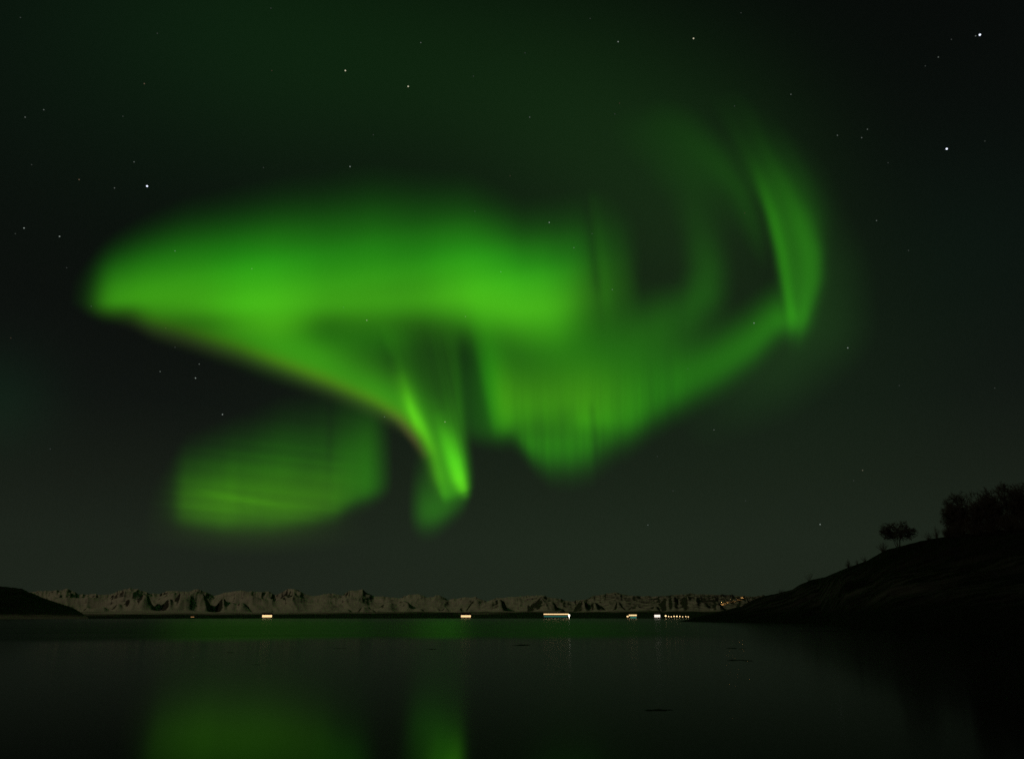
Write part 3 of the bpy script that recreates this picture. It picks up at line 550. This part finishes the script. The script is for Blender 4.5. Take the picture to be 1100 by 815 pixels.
# ------------------------------------------------------------------ lit houses and boats along the far shore
WALL = plain('painted_boards', (.10,.085,.07), .8); ROOF = plain('roof_sheets', (.03,.03,.032), .7); STEEL = plain('dark_painted_steel', (.03,.034,.036), .5); TRIM = plain('pale_trim', (.35,.34,.31), .6)
WARM = lamp_mat('warm_lit_glass', (1,.66,.31), 1.4, sample='AUTO', var=.25); PINK = lamp_mat('pinkish_lit_glass', (1,.86,.74), 1.35, sample='AUTO', var=.2); DIM = lamp_mat('dim_orange_glass', (1,.50,.18), .5, var=.2)
TEAL = lamp_mat('teal_hull_glow', (.12,.62,.46), .22, var=.2); WHITE = lamp_mat('white_floodlight', (1,.92,.72), 7.0, sample='AUTO')
SHORE = 1505.
def facing(x): return -float(az_of(x))
def house(x, r_, z, wid, wall_h, roof_h, nwin, wz, wh, glass, label, group=None, cover=.94, lit_parts=True):
    root = tag(empty('house', ground_point(x, r_, z), facing(x)), label, 'house', group); h = wid/2; dp = wid*.45
    b = bmesh.new(); box(b, -h, h, 0, dp, -1.5, wall_h); bm_obj('wall', b, WALL, root)
    b = bmesh.new(); a = [b.verts.new(c) for c in ((-h-.3,-.5,wall_h+.02),(h+.3,-.5,wall_h+.02),(h+.3,dp/2,wall_h+roof_h),(-h-.3,dp/2,wall_h+roof_h),(-h-.3,dp+.5,wall_h+.02),(h+.3,dp+.5,wall_h+.02))]
    for f in ((0,1,2,3),(3,2,5,4),(0,3,4),(1,5,2),(0,4,5,1)): b.faces.new([a[i] for i in f])
    rf = bm_obj('roof', b, ROOF, root)
    b = bmesh.new(); box(b, h*.4, h*.4+.8, dp*.6, dp*.6+.8, wall_h, wall_h+roof_h+.9); bm_obj('chimney', b, TRIM, rf)
    pw = wid*cover/nwin
    for k in range(nwin):
        c = -wid*cover/2+pw*(k+.5); b = bmesh.new(); box(b, c-pw*.47, c+pw*.47, -.06, -.01, wz, wz+wh); w_ = bm_obj('window', b, glass, root)
        b = bmesh.new(); box(b, c-pw*.47-.06, c+pw*.47+.06, -.14, -.075, wz-.16, wz-.01); bm_obj('sill', b, TRIM, w_)
    return root
house(287, SHORE, 1.2, 17.5, 6.2, 2.2, 5, .3, 4.2, WARM, 'wide house on the far shore with its whole front glowing warm, left of middle')
house(500.5, SHORE, .8, 19, 6.6, 2.2, 5, .2, 4.4, WARM, 'wide warmly lit house on the far shore, under the falling green tongue')
house(207, SHORE+40, .8, 6, 2.6, 1.6, 2, .5, 1.6, DIM, 'tiny cabin with dim orange windows on the far shore, leftmost light')
house(706, SHORE, .6, 11, 7.6, 1.8, 3, .2, 5.4, PINK, 'squarish lit boathouse glowing pinkish white, just left of the row of small lights')
# long ship
x0 = 597.5; t = tag(empty('ship', ground_point(x0, 1440, 0), facing(x0)), 'long low ship with a row of warm lit windows and white floodlight at right', 'ship')
m_ = 1440/F; Lh = 27*m_/2
b = bmesh.new(); prof = [(-Lh-1.5,4.0),(-Lh,-.6),(Lh-2,-.6),(Lh+2.5,4.4)]; prism(b, prof, -4.5, 4.5); bm_obj('hull', b, STEEL, t)
b = bmesh.new(); box(b, -Lh+.6, Lh-3.5, -3.6, 3.6, 4.05, 10.0); box(b, Lh-16, Lh-8, -3, 3, 10.02, 12.4); cb_ = bm_obj('superstructure', b, TRIM if False else STEEL, t)
b = bmesh.new(); tube(b, (Lh-12, 0, 12.4), (Lh-12, 0, 18), .16, .07); bm_obj('mast', b, STEEL, t)
n_ = 13; pw = (2*Lh-2.2)/n_
for k in range(n_):
    c = -Lh+1.0+pw*(k+.5); b = bmesh.new(); box(b, c-pw*.475, c+pw*.475, -3.72, -3.62, 6.3, 8.0); bm_obj('window', b, WARM, t)
b = bmesh.new(); box(b, -Lh+1.5, Lh-4, -4.62, -4.52, 2.6, 4.0); bm_obj('hull_glow', b, TEAL, t)  # glowing strip stands in for teal light falling on the hull
b = bmesh.new(); tube(b, (Lh-.6, -3.0, 3.4), (Lh-.6, -3.0, 8.0), .14, .12); fp = bm_obj('floodlight_pole', b, STEEL, t)
b = bmesh.new(); ball(b, (Lh-.6, -3.3, 3.6), 1.5, 2, (1.0, .9, 2.0)); bm_obj('floodlight', b, WHITE, fp, True)
# small fishing boat
x0 = 678.5; t = tag(empty('fishing_boat', ground_point(x0, 1450, 0), facing(x0)), 'small lit boat with a warm cabin light and a teal glow along its side', 'boat')
b = bmesh.new(); prism(b, [(-10,2.6),(-8.4,-.5),(8,-.5),(10.5,3.2)], -2.4, 2.4); bm_obj('hull', b, STEEL, t)
b = bmesh.new(); box(b, -4.5, 6.5, -1.8, 1.8, 2.65, 6.6); bm_obj('cabin', b, STEEL, t)
for k in range(4):
    b = bmesh.new(); c = -3.2+k*3.4; box(b, c-1.55, c+1.55, -1.9, -1.82, 4.2, 6.4); bm_obj('window', b, WARM, t)
b = bmesh.new(); box(b, -2.5, 8.2, -2.5, -2.42, .4, 2.9); bm_obj('hull_glow', b, TEAL, t)  # teal light on the boat's side, put in as a glowing strip
b = bmesh.new(); tube(b, (-7, -1.5, 2.5), (-7, -1.5, 4.2), .1, .1); lp = bm_obj('lamp_pole', b, STEEL, t)
b = bmesh.new(); ball(b, (-7, -1.6, 2.9), 1.25, 2, (1.7, .8, 1.3)); bm_obj('lamp', b, WARM, lp, True)
b = bmesh.new(); tube(b, (2, 0, 6.6), (2, 0, 11), .1, .05); bm_obj('mast', b, STEEL, t)
# row of house lights on the far shore, built as invented lamp posts
SHORE_LIGHT = lamp_mat('shore_light_glass', (1,.68,.32), 2.6, sample='AUTO'); 
def light_post():
    root = empty('light_post', (0,0,0)); b = bmesh.new(); tube(b, (0,0,-1.5), (0,0,2.0), .09, .06, 6); tube(b, (0,0,2.0), (0,-.7,2.5), .06, .05, 6); bm_obj('pole', b, STEEL, root)
    b = bmesh.new(); ball(b, (0,-.9,2.0), .95, 2, (1.05,.8,.9)); bm_obj('light_head', b, SHORE_LIGHT, root, True); return root
def copy_tree(o):
    c = o.copy(); col.objects.link(c)
    for ch in o.children: d = ch.copy(); col.objects.link(d); d.parent = c
    return c
proto = light_post(); order = ['leftmost and brightest light', 'second light from the left', 'third light from the left', 'fourth light from the left', 'fifth light from the left', 'sixth light from the left', 'seventh light from the left', 'next to last light from the left', 'rightmost light']
for i, (x, sc_) in enumerate([(715,1.5),(718.2,.9),(721,.9),(724,1.0),(727,1.15),(730.2,.95),(733.2,.8),(736.6,.85),(739.2,.8)]):
    o = proto if i == 0 else copy_tree(proto); o.location = ground_point(x, SHORE, 1.2+.35*(i % 2)); o.rotation_euler = (0,0,facing(x)); o.scale = (sc_,)*3
    tag(o, order[i]+' in the shore light row beside the headland tip', 'house light', 'row of small lights on the far shore')
# warm lights of a hillside hamlet on the snowy slope, half behind the headland
GLOW = lamp_mat('sodium_lamp_glass', (1,.52,.16), .08)
def tall_lamp():
    root = empty('light_post', (0,0,0)); b = bmesh.new(); tube(b, (0,0,-3), (0,0,30), .45, .25, 6); tube(b, (0,0,30), (0,-1.6,30.6), .2, .16, 6); bm_obj('pole', b, STEEL, root)  # pole raised to mast height so the orange glow spreads wider
    b = bmesh.new(); ball(b, (0,-2.0,30.2), 1.0, 2, (1,1,.7)); bm_obj('light_head', b, GLOW, root, True)
    ld = bpy.data.lights.new('lamp_light', 'SPOT'); ld.color = (1,.52,.15); ld.energy = 120000; ld.shadow_soft_size = .8; ld.spot_size = R(104); ld.spot_blend = .6      # spot turned upslope so its glow stays off the water
    lo = bpy.data.objects.new('lamp_light', ld); col.objects.link(lo); lo.location = (0,-2,29); lo.rotation_euler = (R(38),0,0); lo.parent = root; return root
def slope_r(x, y):
    te = math.tan(float(el_of(x, y)))
    for rr in np.arange(2500, 11500, 40):
        if (mountain_height(x, rr)-EYE)/rr >= te: return float(rr)
    return 9000.
tl_ = tall_lamp()
for i, (x, y) in enumerate([(776,649.5),(781,648),(785.5,646.5),(789.5,646),(794,644.5),(799,643.5)]):
    rr = slope_r(x, y); o = tl_ if i == 0 else copy_tree(tl_); o.location = ground_point(x, rr, mountain_height(x, rr)); o.rotation_euler = (0,0,facing(x))
    tag(o, 'dim orange lamp on the snowy slope behind the headland, '+['lowest and leftmost', 'second from the left', 'third from the left', 'fourth from the left', 'second highest, near the ridge', 'highest, at the headland edge'][i], 'house light', 'orange lamps on the snowy slope behind the headland')
